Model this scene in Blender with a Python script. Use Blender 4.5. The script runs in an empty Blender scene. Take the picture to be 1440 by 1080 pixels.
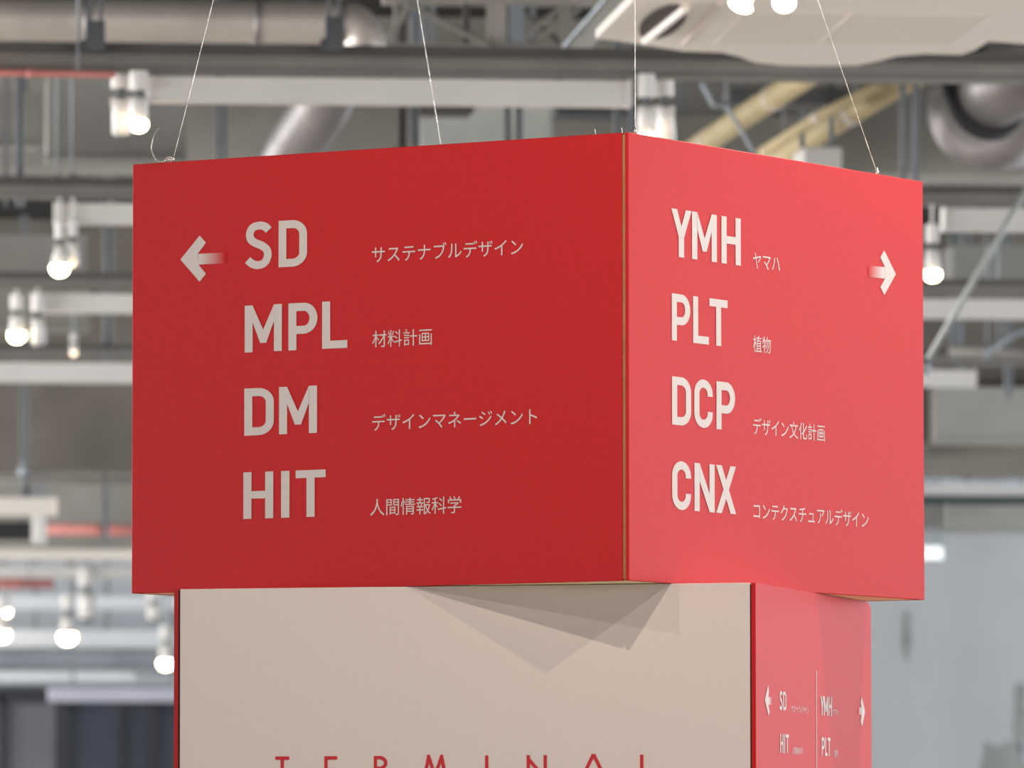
import bpy, bmesh, math, random
from mathutils import Vector, Matrix
random.seed(7)
C = bpy.context.scene.collection
PI = math.pi

# ------------------------------------------------------------------ camera
EYE = 1.55
G = 0.095                      # the hall's grid is turned this much from the view
F = 10000.0                    # focal length in pixels (1440 wide)
PITCH, ROLL = 0.068341, -0.000596
FW = Vector((math.sin(G), math.cos(G), 0)); UX = Vector((math.cos(G), -math.sin(G), 0)); UZ = Vector((0, 0, 1))
cp, sp = math.cos(PITCH), math.sin(PITCH)
c_f = FW*cp + UZ*sp
c_u0 = -FW*sp + UZ*cp
cr, sr = math.cos(ROLL), math.sin(ROLL)
c_r = UX*cr + c_u0*sr
c_u = -UX*sr + c_u0*cr
CAM = Vector((0, 0, EYE))
cd = bpy.data.cameras.new('camera'); cam = bpy.data.objects.new('camera', cd); C.objects.link(cam)
m = Matrix.Identity(4)
for i in range(3):
    m[i][0] = c_r[i]; m[i][1] = c_u[i]; m[i][2] = -c_f[i]; m[i][3] = CAM[i]
cam.matrix_world = m
cd.sensor_width = 36; cd.lens = 36*F/1440; cd.clip_end = 400; cd.clip_start = .5
cd.dof.use_dof = True; cd.dof.focus_distance = 14.75; cd.dof.aperture_fstop = 8.2; cd.dof.aperture_blades = 0
sc = bpy.context.scene
sc.camera = cam
sc.view_settings.view_transform = 'Standard'; sc.view_settings.look = 'None'
sc.view_settings.gamma = 1; sc.view_settings.use_curve_mapping = False
sc.view_settings.exposure = 0.0

# ------------------------------------------------------------------ daylight outside the hall
w = bpy.data.worlds.new('world'); sc.world = w; w.use_nodes = True
bg = w.node_tree.nodes['Background']; bg.inputs[0].default_value = (.86, .93, 1, 1); bg.inputs[1].default_value = .7

def area(name, loc, target, sx, sy, power, col):
    d = bpy.data.lights.new(name, 'AREA'); d.shape = 'RECTANGLE'; d.size = sx; d.size_y = sy; d.energy = power; d.color = col
    o = bpy.data.objects.new(name, d); C.objects.link(o); o.location = loc
    o.rotation_euler = (Vector(target)-Vector(loc)).to_track_quat('-Z', 'Y').to_euler(); return o

# daylight entering by the glazed walls on the right, on the left and behind the camera, plus an added far-left fill
area('daylight_right', (13.6, 12, 2.9), (0, 12, 2.2), 27, 3.6, 1650, (.97, .96, 1))
area('daylight_right_far', (13.6, 52, 2.6), (0, 52, 1.6), 44, 3.6, 1700, (.78, .88, 1))
area('daylight_left', (-12.6, 4, 2.9), (0, 8, 2.2), 22, 3.0, 230, (1, .95, .88))
area('fill_left_far', (-12.6, 45, 2.4), (0, 45, 1.2), 58, 3.6, 7800, (.97, .98, 1))  # added fill along the left side, brightens the ceiling work behind the sign
area('daylight_back', (0, -7.6, 2.8), (0, 10, 2.2), 20, 3.6, 110, (1, .95, .92))
SP = (225, 190, 110, 310)         # the spotlights over the sign, in watts

# ------------------------------------------------------------------ helpers
def ray(px, py):
    return (c_f + c_r*((px-720)/F) + c_u*((540-py)/F))
def W(px, py, Y):              # the point seen at px,py that lies in the hall's plane y = Y
    d = ray(px, py); return CAM + d*(Y/d.y)
def Wz(px, py, z):             # ... in the horizontal plane z
    d = ray(px, py); return CAM + d*((z-EYE)/d.z)

def s2l(v): return v/12.92 if v <= .04045 else ((v+.055)/1.055)**2.4
def rgb(r, g, b): return (s2l(r/255), s2l(g/255), s2l(b/255), 1)
MATS = {}
def mat(name, col, rough=.6, metal=0, noise=0, nscale=8, spec=.5, emit=None, es=0, bump=0, bscale=200, col2=None):
    if name in MATS: return MATS[name]
    M = bpy.data.materials.new(name); M.use_nodes = True; nt = M.node_tree; b = nt.nodes['Principled BSDF']
    b.inputs['Base Color'].default_value = col; b.inputs['Roughness'].default_value = rough; b.inputs['Metallic'].default_value = metal
    b.inputs['Specular IOR Level'].default_value = spec
    if emit: b.inputs['Emission Color'].default_value = emit; b.inputs['Emission Strength'].default_value = es
    if noise or bump:
        tc = nt.nodes.new('ShaderNodeTexCoord')
    if noise:
        n = nt.nodes.new('ShaderNodeTexNoise'); n.inputs['Scale'].default_value = nscale; n.inputs['Detail'].default_value = 6
        r = nt.nodes.new('ShaderNodeMapRange'); r.inputs[1].default_value = .3; r.inputs[2].default_value = .7
        mx = nt.nodes.new('ShaderNodeMix'); mx.data_type = 'RGBA'
        a = [max(0, min(1, c*(1-noise))) for c in col[:3]]+[1]; z = [max(0, min(1, c*(1+noise))) for c in col[:3]]+[1]
        mx.inputs['A'].default_value = a; mx.inputs['B'].default_value = col2 or z
        nt.links.new(tc.outputs['Object'], n.inputs['Vector']); nt.links.new(n.outputs[0], r.inputs[0])
        nt.links.new(r.outputs[0], mx.inputs['Factor']); nt.links.new(mx.outputs['Result'], b.inputs['Base Color'])
    if bump:
        n2 = nt.nodes.new('ShaderNodeTexNoise'); n2.inputs['Scale'].default_value = bscale; n2.inputs['Detail'].default_value = 3
        bp = nt.nodes.new('ShaderNodeBump'); bp.inputs['Strength'].default_value = bump; bp.inputs['Distance'].default_value = .002
        nt.links.new(tc.outputs['Object'], n2.inputs['Vector']); nt.links.new(n2.outputs[0], bp.inputs['Height']); nt.links.new(bp.outputs[0], b.inputs['Normal'])
    MATS[name] = M; return M

def link(name, me, material=None, parent=None):
    o = bpy.data.objects.new(name, me); C.objects.link(o)
    if material: me.materials.append(material)
    if parent: o.parent = parent
    return o
def obj(name, bm, material, parent=None, smooth=False):
    bmesh.ops.recalc_face_normals(bm, faces=bm.faces)
    me = bpy.data.meshes.new(name); bm.to_mesh(me); bm.free()
    if smooth:
        for p in me.polygons: p.use_smooth = len(p.vertices) <= 4
    o = link(name, me, material, parent); return o
def tag(o, label=None, cat=None, group=None, kind=None):
    if label: o['label'] = label
    if cat: o['category'] = cat
    if group: o['group'] = group
    if kind: o['kind'] = kind
    return o
def thing(name, label, cat, loc=(0, 0, 0), rz=0, group=None):
    o = bpy.data.objects.new(name, None); C.objects.link(o); o.location = loc; o.rotation_euler = (0, 0, rz); o.empty_display_size = .1
    return tag(o, label, cat, group)
def bx(bm, a, b):
    x0, x1 = sorted((a[0], b[0])); y0, y1 = sorted((a[1], b[1])); z0, z1 = sorted((a[2], b[2]))
    v = [bm.verts.new(p) for p in ((x0, y0, z0), (x1, y0, z0), (x1, y1, z0), (x0, y1, z0), (x0, y0, z1), (x1, y0, z1), (x1, y1, z1), (x0, y1, z1))]
    for f in ((0, 3, 2, 1), (4, 5, 6, 7), (0, 1, 5, 4), (1, 2, 6, 5), (2, 3, 7, 6), (3, 0, 4, 7)): bm.faces.new([v[i] for i in f])
def box(a, b, bevel=0, seg=2):
    bm = bmesh.new(); bx(bm, a, b)
    if bevel: bmesh.ops.bevel(bm, geom=bm.edges[:], offset=bevel, segments=seg, affect='EDGES', profile=.5)
    return bm
def tube(pts, r, n=12, bm=None, cap=True):
    bm = bm or bmesh.new(); pts = [Vector(p) for p in pts]; rings = []
    rr = r if isinstance(r, (list, tuple)) else [r]*len(pts)
    up = None
    for i, p in enumerate(pts):
        t = (pts[min(i+1, len(pts)-1)]-pts[max(i-1, 0)]).normalized()
        if up is None:
            up = t.orthogonal().normalized()
        up = (up - t*up.dot(t)).normalized(); s = t.cross(up)
        rings.append([bm.verts.new(p+(up*math.cos(a)+s*math.sin(a))*rr[i]) for a in [2*PI*k/n for k in range(n)]])
    for i in range(len(rings)-1):
        for k in range(n):
            bm.faces.new((rings[i][k], rings[i][(k+1) % n], rings[i+1][(k+1) % n], rings[i+1][k]))
    if cap: bm.faces.new(rings[0][::-1]); bm.faces.new(rings[-1])
    return bm
def catmull(P, n=8):
    out = []
    Q = [P[0]]+list(P)+[P[-1]]
    for i in range(1, len(Q)-2):
        for k in range(n):
            t = k/n; a, b, c, d = Q[i-1], Q[i], Q[i+1], Q[i+2]
            out.append(tuple(.5*((2*b[j])+(-a[j]+c[j])*t+(2*a[j]-5*b[j]+4*c[j]-d[j])*t*t+(-a[j]+3*b[j]-3*c[j]+d[j])*t**3) for j in range(len(b))))
    out.append(tuple(P[-1])); return out

# ------------------------------------------------------------------ materials
RED = mat('red_board', (.47, .006, .007, 1), .55, noise=.05, nscale=60, spec=.24, bump=.12, bscale=900)
REDD = mat('red_wrap_edge', (.36, .008, .010, 1), .5, spec=.4, noise=.06, nscale=40)
CREAM = mat('cream_board', (.65, .585, .54, 1), .75, noise=.008, nscale=50, bump=.03, bscale=900, spec=.25)
VINYL = mat('white_vinyl', (.575, .525, .495, 1), .6, noise=.02, nscale=30, spec=.12)
REDV = mat('red_vinyl', (.52, .012, .02, 1), .5, noise=.03, nscale=30)
RAW = mat('raw_board', (.42, .24, .09, 1), .8, noise=.15, nscale=25)
UNDER = mat('underside_board', (.97, .80, .46, 1), .75, noise=.03, nscale=12)
BLACK = mat('dark_gap', (.02, .016, .014, 1), .9, noise=.1)
WIRE = mat('silver_wire', (.62, .60, .55, 1), .33, 1, noise=.45, nscale=60)
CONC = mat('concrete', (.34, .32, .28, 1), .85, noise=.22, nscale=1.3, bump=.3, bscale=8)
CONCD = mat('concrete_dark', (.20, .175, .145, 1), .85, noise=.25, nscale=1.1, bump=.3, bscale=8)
CONCL = mat('concrete_light', (.43, .44, .43, 1), .85, noise=.10, nscale=.8, bump=.2, bscale=6)
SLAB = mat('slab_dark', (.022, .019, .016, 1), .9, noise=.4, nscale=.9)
RAIL = mat('rail_steel', (.27, .25, .225, 1), .55, .25, noise=.08, nscale=5)
RAILD = mat('rail_dark_steel', (.11, .10, .09, 1), .6, .2, noise=.08, nscale=5)  # darker steel for cable trays, mounts and dark struts
STRUT = mat('galvanised_strut', (.33, .36, .38, 1), .5, .4, noise=.12, nscale=9)
CHAIRD = mat('dark_bracket', (.12, .13, .135, 1), .6, .3, noise=.1)
WHITE = mat('white_enamel', (.84, .80, .75, 1), .45, noise=.03, nscale=4)
OFFW = mat('offwhite_plastic', (.95, .86, .76, 1), .5, noise=.03, nscale=3)
OFFW2 = mat('offwhite_grille', (.84, .75, .65, 1), .6, noise=.04, nscale=30)
SILVER = mat('silver_duct', (.36, .33, .32, 1), .46, .6, noise=.12, nscale=6, bump=.5, bscale=14)
SILVER2 = mat('spiral_duct', (.80, .72, .65, 1), .42, .5, noise=.1, nscale=4)
DUCTG = mat('grey_duct_board', (.30, .29, .265, 1), .7, noise=.1, nscale=1.5)
BEIGE = mat('beige_insulation', (.62, .50, .28, 1), .7, noise=.12, nscale=5)
REDP = mat('red_pipe', (.62, .22, .19, 1), .45, noise=.15, nscale=3)
BLK = mat('black_rubber', (.025, .024, .026, 1), .6, noise=.1)
LAMP = mat('lamp_glow', (1, .9, .75, 1), .4, emit=(1, .80, .50, 1), es=26, noise=.01)
LAMPS = mat('lamp_glow_dim', (1, .9, .75, 1), .4, emit=(1, .75, .5, 1), es=2.2, noise=.01)
GLASS = mat('dark_glazing', (.05, .065, .10, 1), .15, spec=.6, noise=.2, nscale=.6)
MULL = mat('dark_mullion', (.035, .037, .045, 1), .5, noise=.1)
BLUEW = mat('cool_white_paint', (.90, .93, .97, 1), .5, noise=.06, nscale=1.2)
TUBE = mat('lit_tube', (.9, .92, .9, 1), .4, emit=(.95, 1, .95, 1), es=.75, noise=.01)
GREEN = mat('dark_green_steel', (.04, .075, .06, 1), .5, noise=.1)
FLOOR = mat('floor_wood', (.60, .53, .46, 1), .45, noise=.12, nscale=2)

# ------------------------------------------------------------------ hall shell
X0, X1, Y0, Y1, ZC = -13.0, 14.0, -8.0, 76.0, 5.9
tag(obj('floor', box((X0, Y0, -.2), (X1, Y1, 0)), FLOOR), kind='structure')
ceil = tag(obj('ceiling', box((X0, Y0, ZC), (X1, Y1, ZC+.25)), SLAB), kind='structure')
def wall_panel(a, b, name, m_): return tag(obj(name, box(a, b), m_), kind='structure')
# side walls: sill, header and piers with open glazing between them
def glazed_wall(name, x, dx):
    bm = bmesh.new(); bx(bm, (x, Y0, 0), (x+dx, Y1, .5)); bx(bm, (x, Y0, 4.7), (x+dx, Y1, ZC))
    y = Y0
    while y < Y1: bx(bm, (x, y, .5), (x+dx, y+.7, 4.7)); y += 7
    tag(obj(name, bm, CONCL), kind='structure')
glazed_wall('wall_right', X1, .3); glazed_wall('wall_left', X0-.3, .3)
bm = bmesh.new(); bx(bm, (X0, Y0-.3, 0), (X1, Y0, .5)); bx(bm, (X0, Y0-.3, 4.7), (X1, Y0, ZC))
for x in (X0, -4, 4, X1-.7): bx(bm, (x, Y0-.3, .5), (x+.7, Y0, 4.7))
tag(obj('wall_back', bm, CONCL), kind='structure')

def prect(px0, py0, px1, py1, Y, dep, bevel=0):      # a box whose near face spans those bounds at depth Y
    a = W(px0, (py0+py1)/2, Y); b = W(px1, (py0+py1)/2, Y); pm = (px0+px1)/2
    return box((a.x, Y, W(pm, py1, Y).z), (b.x, Y+dep, W(pm, py0, Y).z), bevel)

# concrete wall at the far right end of the hall, with its upstand, a stain and dark patches
yw = 57.5
a = W(1120, 740, yw)
fw = tag(obj('wall_far', box((a.x-1.8, yw, 0), (X1, yw+.3, W(1300, 700, yw).z)), CONCL), kind='structure')
# concrete ledge along the top of the far wall
s = obj('ledge', prect(1120, 703, 1700, 742, yw-.9, .9), CONC, fw)
tag(s, 'grey concrete ledge along the wall top')
MARKD = mat('dark_wall_mark', (.26, .26, .245, 1), .9, noise=.15, nscale=5)  # one darker grey for the streak and the patches
def blob(px, py, rx, ry, Y, n=14):
    bm = bmesh.new(); vs = []; vb = []
    for k in range(n):
        q = 2*PI*k/n; r = 1+.25*math.sin(k*2.3)
        p = W(px+rx*r*math.cos(q), py+ry*r*math.sin(q), Y); vs.append(bm.verts.new(p)); vb.append(bm.verts.new(p+Vector((0, .012, 0))))
    bm.faces.new(vs)
    for k in range(n): bm.faces.new((vs[k], vs[(k+1) % n], vb[(k+1) % n], vb[k]))
    return bm
tag(obj('patch', blob(1275, 893, 5, 34, yw-.010), MARKD, fw), 'narrow dark upright streak')
tag(obj('patch', blob(1412, 1075, 34, 32, yw-.010), MARKD, fw), 'dark patch low on the wall')
tag(obj('patch', blob(1436, 1010, 9, 50, yw-.010), MARKD, fw), 'dark patch at the right')

# beams under the ceiling slab
NB = 0
def beam(px_mid, py_bot, Y, dep, m_, lab, x0=X0, x1=X1):
    z = W(px_mid, py_bot, Y).z
    global NB; NB += 1
    return tag(obj('trim_%d' % NB, box((x0, Y, z), (x1, Y+dep, ZC)), m_), lab, kind='structure')
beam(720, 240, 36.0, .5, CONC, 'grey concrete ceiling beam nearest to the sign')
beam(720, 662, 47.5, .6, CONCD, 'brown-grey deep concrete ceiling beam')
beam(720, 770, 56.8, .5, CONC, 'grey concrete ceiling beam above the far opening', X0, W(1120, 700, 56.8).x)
# far end on the left: a bright bulkhead over a dark glazed screen
yb = 66.0
z1 = W(100, 962, yb).z
wl = tag(obj('wall_front', box((X0, yb+1, 0), (X1, yb+1.3, z1-.05)), CONCD), kind='structure')
bulk = obj('bulkhead', box((X0, yb+.2, z1), (X1, yb+1.2, ZC)), mat('cool_grey_paint', (.66, .70, .74, 1), .6, noise=.08, nscale=.8), wl); tag(bulk, 'cool white bulkhead over the dark glazing')

# ------------------------------------------------------------------ glazed screen, far left
scr = thing('glazed_screen', 'dark blue-grey glazed screen under the white bulkhead, far lower left', 'screen', W(120, 1080, yb+.6))
def part_abs(name, bm, m_, root, smooth=False):
    me_inv = Matrix.Translation(-Vector(root.location))
    bm.transform(me_inv if root.rotation_euler.z == 0 else (Matrix.Translation(root.location) @ Matrix.Rotation(root.rotation_euler.z, 4, 'Z')).inverted())
    return obj(name, bm, m_, root, smooth)
zt = z1-.02
part_abs('head_rail', box((W(-60, 1000, yb+.5).x, yb+.5, z1-.16), (W(700, 1000, yb+.5).x, yb+.72, zt)), MULL, scr)
for px0, px1 in ((-60, -2), (6, 78), (98, 166), (172, 204), (222, 290), (298, 420), (428, 560)):
    part_abs('pane', box((W(px0, 1000, yb+.6).x, yb+.6, .1), (W(px1, 1000, yb+.6).x, yb+.63, z1-.16)), GLASS if px0 > 80 else mat('pale_glazing', (.20, .21, .23, 1), .3, noise=.15, nscale=.8), scr)
for px0, px1 in ((-2, 6), (78, 98), (166, 172), (204, 222), (290, 298), (420, 428)):
    part_abs('mullion', box((W(px0, 1000, yb+.5).x, yb+.5, 0), (W(px1, 1000, yb+.5).x, yb+.7, z1-.1)), MULL, scr)

# ------------------------------------------------------------------ rows of rails, light fixtures
ROW = [12.0+5.15*i for i in range(10)]          # rows at y = 12, 17.15, 22.3, 27.45 ...
ZB = W(720, 110, 27.45).z                       # underside of the rails
def rail(Y, label, x0=-9, x1=13.5, h=.10, m_=None):
    t = thing('ceiling_rail', label, 'rail', (0, Y, ZB), group='steel rails across the ceiling')
    bm = bmesh.new(); bx(bm, (x0, -.02, .012), (x1, .02, h*.55)); part = obj('web', bm, m_ or RAIL, t)
    obj('bottom_flange', box((x0, -.05, 0), (x1, .05, .012)), m_ or RAIL, t)
    obj('top_flange', box((x0, -.07, h*.55), (x1, .07, h*.62)), m_ or RAIL, t)
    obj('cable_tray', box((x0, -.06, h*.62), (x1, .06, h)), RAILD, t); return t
labels = ['steel ceiling rail carrying the spotlights in front of the sign, above the frame',
          'steel ceiling rail just behind the red box, above the frame',
          'steel ceiling rail above the frame, over the air conditioner side',
          'broad grey-brown steel rail running right across the top of the picture',
          'grey steel rail level with the top of the red box',
          'grey steel rail at the level of the second line of writing',
          'grey steel rail in front of the deep brown beam',
          'thin grey steel rail behind the deep brown beam',
          'thin grey steel rail before the far wall']
for i, Y in enumerate(ROW[:9]):
    if i in (7,): continue
    rail(Y, labels[i], h=.115 if i == 3 else .09)

def fixture(px0, px1, py0, py1, Y, label, m_=None, group='white linear light fixtures'):
    a = W(px0, (py0+py1)/2, Y); b = W(px1, (py0+py1)/2, Y); h = (py1-py0)*Y/F
    t = thing('linear_fixture', label, 'light fixture', (a.x, Y, a.z), group=group); L = b.x-a.x
    # angled trough section: wider below than above
    bm = bmesh.new(); sec = [(-.030, h/2), (.030, h/2), (.055, -h/2), (-.055, -h/2)]
    r = [[bm.verts.new((x, y, z)) for y, z in sec] for x in (.012, L-.012)]
    for k in range(4): bm.faces.new((r[0][k], r[0][(k+1) % 4], r[1][(k+1) % 4], r[1][k]))
    bm.faces.new(r[0]); bm.faces.new(r[1][::-1])
    obj('housing', bm, m_ or WHITE, t)
    for x in (0, L-.012): obj('end_cap', box((x, -.058, -h/2-.002), (x+.012, .058, h/2+.002)), m_ or WHITE, t)
    top = ZB-a.z
    if top > h/2:
        for x in (L*.15, L*.85): obj('mount', box((x-.02, -.02, h/2), (x+.02, .02, top)), RAILD, t)
    return t
fixture(207, 886, 108, 144, ROW[3], 'long white linear light fixture under the broad rail above the red box')
fixture(76, 520, 286, 315, ROW[4], 'white linear light fixture left of the sign, near its top edge')
fixture(1325, 1700, 293, 325, ROW[4], 'white linear light fixture right of the sign, starting at its upper edge')
fixture(48, 600, 413, 440, ROW[5], 'white linear light fixture left of the sign beside the arrow row')
fixture(1180, 1600, 420, 447, ROW[5], 'white linear light fixture right of the sign crossing behind the slanting rod')
fixture(-120, 640, 509, 537, ROW[6], 'white linear light fixture left of the sign in front of the brown beam')
fixture(1100, 1371, 519, 543, ROW[6], 'short white linear light fixture ending just right of the sign')
fixture(-200, 80, 699, 724, 50, 'cream linear light fixture under the brown beam at the left edge', OFFW)
fixture(1200, 1700, 680, 700, 54, 'pale linear light fixture over the far grey wall at the right')
fixture(-60, 190, 770, 787, 58, 'tan linear light fixture low at the left edge', OFFW)

# ------------------------------------------------------------------ hanger rods / struts
def hanger(px, py0, py1, Y, wpx, label, m_=STRUT, pair=0, bracket=None, foot=False):
    a = W(px, py0, Y); b = W(px, py1, Y); wd = wpx*Y/F/2
    t = thing('hanger', label, 'hanger', (b.x, Y, b.z), group='hangers of the ceiling rails'); h = max(a.z, ZC)-b.z if py0 < 20 or pair else a.z-b.z
    h = ZC-b.z
    xs = (-pair*Y/F/2, pair*Y/F/2) if pair else (0,)
    for x in xs:
        bm = bmesh.new(); bx(bm, (x-wd, -wd, 0), (x-wd*.35, wd, h)); bx(bm, (x+wd*.35, -wd, 0), (x+wd, wd, h)); bx(bm, (x-wd*.35, wd*.3, 0), (x+wd*.35, wd, h))
        obj('channel', bm, m_, t)
    if bracket:
        bw, bh = bracket[0]*Y/F/2, bracket[1]*Y/F
        bm = bmesh.new(); bx(bm, (-bw, -.04, 0), (bw, .04, bh)); bx(bm, (-bw*1.5, -.03, 0), (-bw, .03, bh*.35))
        obj('bracket', bm, CHAIRD, t)
    if foot:
        obj('coupler', tube([(0, 0, 0), (0, 0, .03), (0, 0, .09), (0, 0, .13)], [.034, .036, .022, .012], 10), STRUT, t)
    return t
hanger(134, 0, 72, ROW[3]-.1, 5, 'twin-rod hanger with dark bracket on the broad rail, upper left', pair=15, bracket=(26, 42))
hanger(470, 0, 72, ROW[3]-.1, 5, 'twin-rod hanger with dark bracket on the broad rail, beside the duct elbow', pair=15, bracket=(26, 48))
hanger(28, 105, 290, ROW[4], 12, 'blue-grey strut hanger at the left edge above the second rail')
hanger(8, 105, 290, ROW[4]+.3, 5, 'thin rod hanger at the extreme left above the second rail')
hanger(311, 120, 290, ROW[4], 7, 'blue-grey strut hanger pair meeting the red box top, left part', pair=9)
hanger(584, 120, 290, ROW[4], 12, 'pale strut hanger behind the second wire')
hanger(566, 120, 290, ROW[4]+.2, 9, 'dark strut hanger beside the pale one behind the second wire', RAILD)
hanger(722, 120, 290, ROW[4]+.4, 9, 'grey twin strut hanger above the middle of the red box', pair=16)
hanger(868, 120, 290, ROW[4]+.2, 10, 'grey strut hanger at the end of the long white fixture')
hanger(888, 120, 290, ROW[4]-.1, 8, 'wide grey strut hanger left of the paired spotlights')
hanger(1270, 110, 290, ROW[4], 7, 'left one of two pale hangers above the right end of the red box')
hanger(1288, 110, 290, ROW[4]-.15, 7, 'right one of two pale hangers above the right end of the red box')
hanger(152, 300, 512, ROW[6], 14, 'blue-grey strut hanger left of the sign, crossing two white fixtures')
hanger(33, 530, 668, 47.2, 9, 'slim hanger with a bulb-shaped coupler on the brown beam, far left', foot=True)
hanger(1341, 440, 512, ROW[6], 10, 'short grey strut hanger right of the sign over the short white fixture')
hanger(1418, 520, 560, 45, 10, 'small pale hanger at the right edge over the concrete beam')
hanger(148, 640, 768, 54, 8, 'slim hanger low on the left over the red pipe')

# slanting rod at right
t = thing('brace_rod', 'pale grey-green slanting rod at the right, running down behind the red box', 'rod', W(1300, 520, 31))
part_abs('rod', tube([W(1296, 522, 31), W(1510, 150, 31)], 4.6*31/F, 10), mat('pale_galvanised', (.42, .44, .41, 1), .5, .3, noise=.08), t, True)
part_abs('end_joint', tube([W(1303, 508, 31), W(1296, 524, 31)], .028, 10), STRUT, t, True)

# ------------------------------------------------------------------ spotlights
def spotlight(px, ptop, plamp, Y, label, lit=True, rlamp=14, col=None, name='spotlight', rad=.036, rod=False, tilt=0, flat=.85):
    """track spotlight: adapter on the track, neck, can-shaped head with a lens"""
    a = W(px, ptop, Y); l = W(px, plamp, Y)
    t = thing(name, label, 'spotlight', a, group='track spotlights')
    if not rod and a.z < ZB: obj('stem', tube([(0, 0, -.01), (0, 0, ZB-a.z)], rad*.22, 8), WHITE, t)
    H = a.z-l.z; r2 = rlamp*Y/F
    obj('adapter', tube([(0, 0, 0), (0, 0, -H*.36)], rad, 16), WHITE, t, False)
    obj('neck', tube([(0, 0, -H*.34), (0, 0, -H*.52)], rad*.45, 10), CHAIRD, t)
    obj('yoke', box((-rad*1.05, -.008, -H*.62), (rad*1.05, .008, -H*.50)), WHITE, t)
    if rod: obj('drop_rod', tube([(0, 0, 0), (0, 0, ZC-a.z)], rad*.3, 8), STRUT, t)
    if lit:
        zc = -H+r2*.35
        obj('head', tube([(0, 0, -H*.5), (0, 0, -H*.62), (0, 0, zc)], [rad*.8, rad*1.0, r2*1.02], 20), WHITE, t, True)
        bm = bmesh.new(); bmesh.ops.create_uvsphere(bm, u_segments=20, v_segments=10, radius=r2)
        bm.transform(Matrix.Translation((0, -.006, -H)) @ Matrix.Rotation(math.radians(tilt), 4, 'Y') @ Matrix.Diagonal((1, 1, flat, 1)))
        obj('lens', bm, col or LAMP, t, True)
    else:
        c = Vector((.01, .05, -H*.98))
        obj('head', tube([(0, 0, -H*.5), (.004, .012, -H*.7), c], [rad*.9, rad*1.0, rad*1.1], 20), WHITE, t, True)
        obj('dark_cap', tube([c, c+Vector((.001, .006, -.006))], rad*.98, 20), CHAIRD, t, True)  # dark cap, its colour stands for the shaded inside of the can
    return t
yT = ROW[3]-.06
spotlight(195, 100, 175, yT, 'lit spotlight above the left end of the red box', rlamp=13)
spotlight(169, 90, 186, yT+.1, 'unlit white spotlight just left of the lit one above the red box', lit=False)
spotlight(909, 105, 195, yT, 'lit spotlight peeping over the near corner of the red box', rlamp=13, rad=.034)
spotlight(935, 102, 196, yT+.1, 'unlit white spotlight beside the near corner of the red box', lit=False, rad=.036)
spotlight(84, 312, 378, ROW[4]-.07, 'lit spotlight left of the sign at the arrow level', rlamp=13, rad=.024)
spotlight(102, 310, 372, ROW[4]-.07, 'unlit white spotlight right of the lit one at arrow level', lit=False, rad=.024)
spotlight(24, 415, 472, ROW[5]-.05, 'lit spotlight at the left edge under the third rail', rlamp=12)
spotlight(53, 413, 482, ROW[5]-.12, 'unlit white spotlight right of the lit one at the left edge', lit=False)
spotlight(1311, 316, 386, ROW[4]-.08, 'lit spotlight touching the right edge of the red box', rlamp=12, rad=.030)
spotlight(104, 470, 497, ROW[6]-.4, 'tiny dim warm spotlight at the left between two fixtures', rlamp=5, col=LAMPS, rad=.022, rod=True)
spotlight(1041, -105, 9, ROW[2], 'lit spotlight seen edge-on under the air conditioner', rlamp=17, tilt=20, flat=.48)
spotlight(1102, -110, 4, ROW[2], 'lit round spotlight at the top edge of the picture', rlamp=16)
spotlight(95, 836, 896, 61, 'lit spotlight low on the left before the white bulkhead', rlamp=12, rad=.05, rod=True)
spotlight(3, 840, 893, 61, 'lit spotlight cut by the left edge, low before the bulkhead', rlamp=11, rad=.05, rod=True)
spotlight(9, 826, 861, 64, 'small lit spotlight above the one cut by the left edge', rlamp=6, rad=.04, rod=True)
spotlight(233, 880, 933, 62, 'lit spotlight touching the left side of the lower box', rlamp=10, rad=.05, rod=True)
spotlight(122, 800, 868, 60, 'unlit white spotlight hanging low at the left', lit=False, rad=.07, rod=True)
spotlight(216, 830, 868, 60, 'unlit white spotlight beneath the left corner of the red box', lit=False, rad=.06, rod=True)

# ------------------------------------------------------------------ bright rails of the far left end
def farbar(px0, px1, py0, py1, Y, label, m_, dep=.3):
    a = W(px0, py0, Y)
    t = thing('ceiling_duct', label, 'duct', a, group='pale ducts over the far end')
    part_abs('body', prect(px0, py0, px1, py1, Y, dep, .02), m_, t)
    part_abs('lower_lip', prect(px0, py1-3, px1, py1+1, Y-.03, .03), m_, t)
    for f in (.1, .5, .9):
        x = a.x+(W(px1, py0, Y).x-a.x)*f
        part_abs('support', box((x-.015, Y+.1, W(px0, py0, Y).z-.01), (x+.015, Y+.13, ZC)), STRUT, t)
    return t
farbar(-200, 300, 836, 856, 63, 'bright bluish-white duct just under the left corner of the red box', BLUEW)
farbar(-200, 300, 884, 909, 64.5, 'broad bluish-white duct behind the low spotlights', BLUEW)
farbar(-200, 300, 913, 941, 65.3, 'mid grey duct below the low spotlights', mat('mid_grey_paint', (.36, .39, .42, 1), .6, noise=.06))
farbar(-200, 190, 944, 955, 65, 'pale duct right above the dark glazing', BLUEW)
farbar(68, 420, 966, 986, 64, 'lavender-white duct in front of the dark glazing, low left', mat('lavender_white', (.60, .60, .72, 1), .5, noise=.04), .15)
farbar(-200, 400, 795, 812, 60, 'pale grey duct at the left under the tan fixture', WHITE)
farbar(-80, 44, 733, 757, 52, 'black duct box at the left edge under the cream fixture', BLK)
farbar(46, 66, 722, 764, 51.8, 'small white junction duct beside the black duct box', WHITE, .1)
farbar(1296, 1326, 768, 785, 56.5, 'small glowing white lamp box on the far grey wall beside the sign', TUBE, .1)
farbar(1180, 1700, 698, 709, 53.9, 'dark green strip under the pale fixture over the far wall', GREEN, .1)

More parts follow.
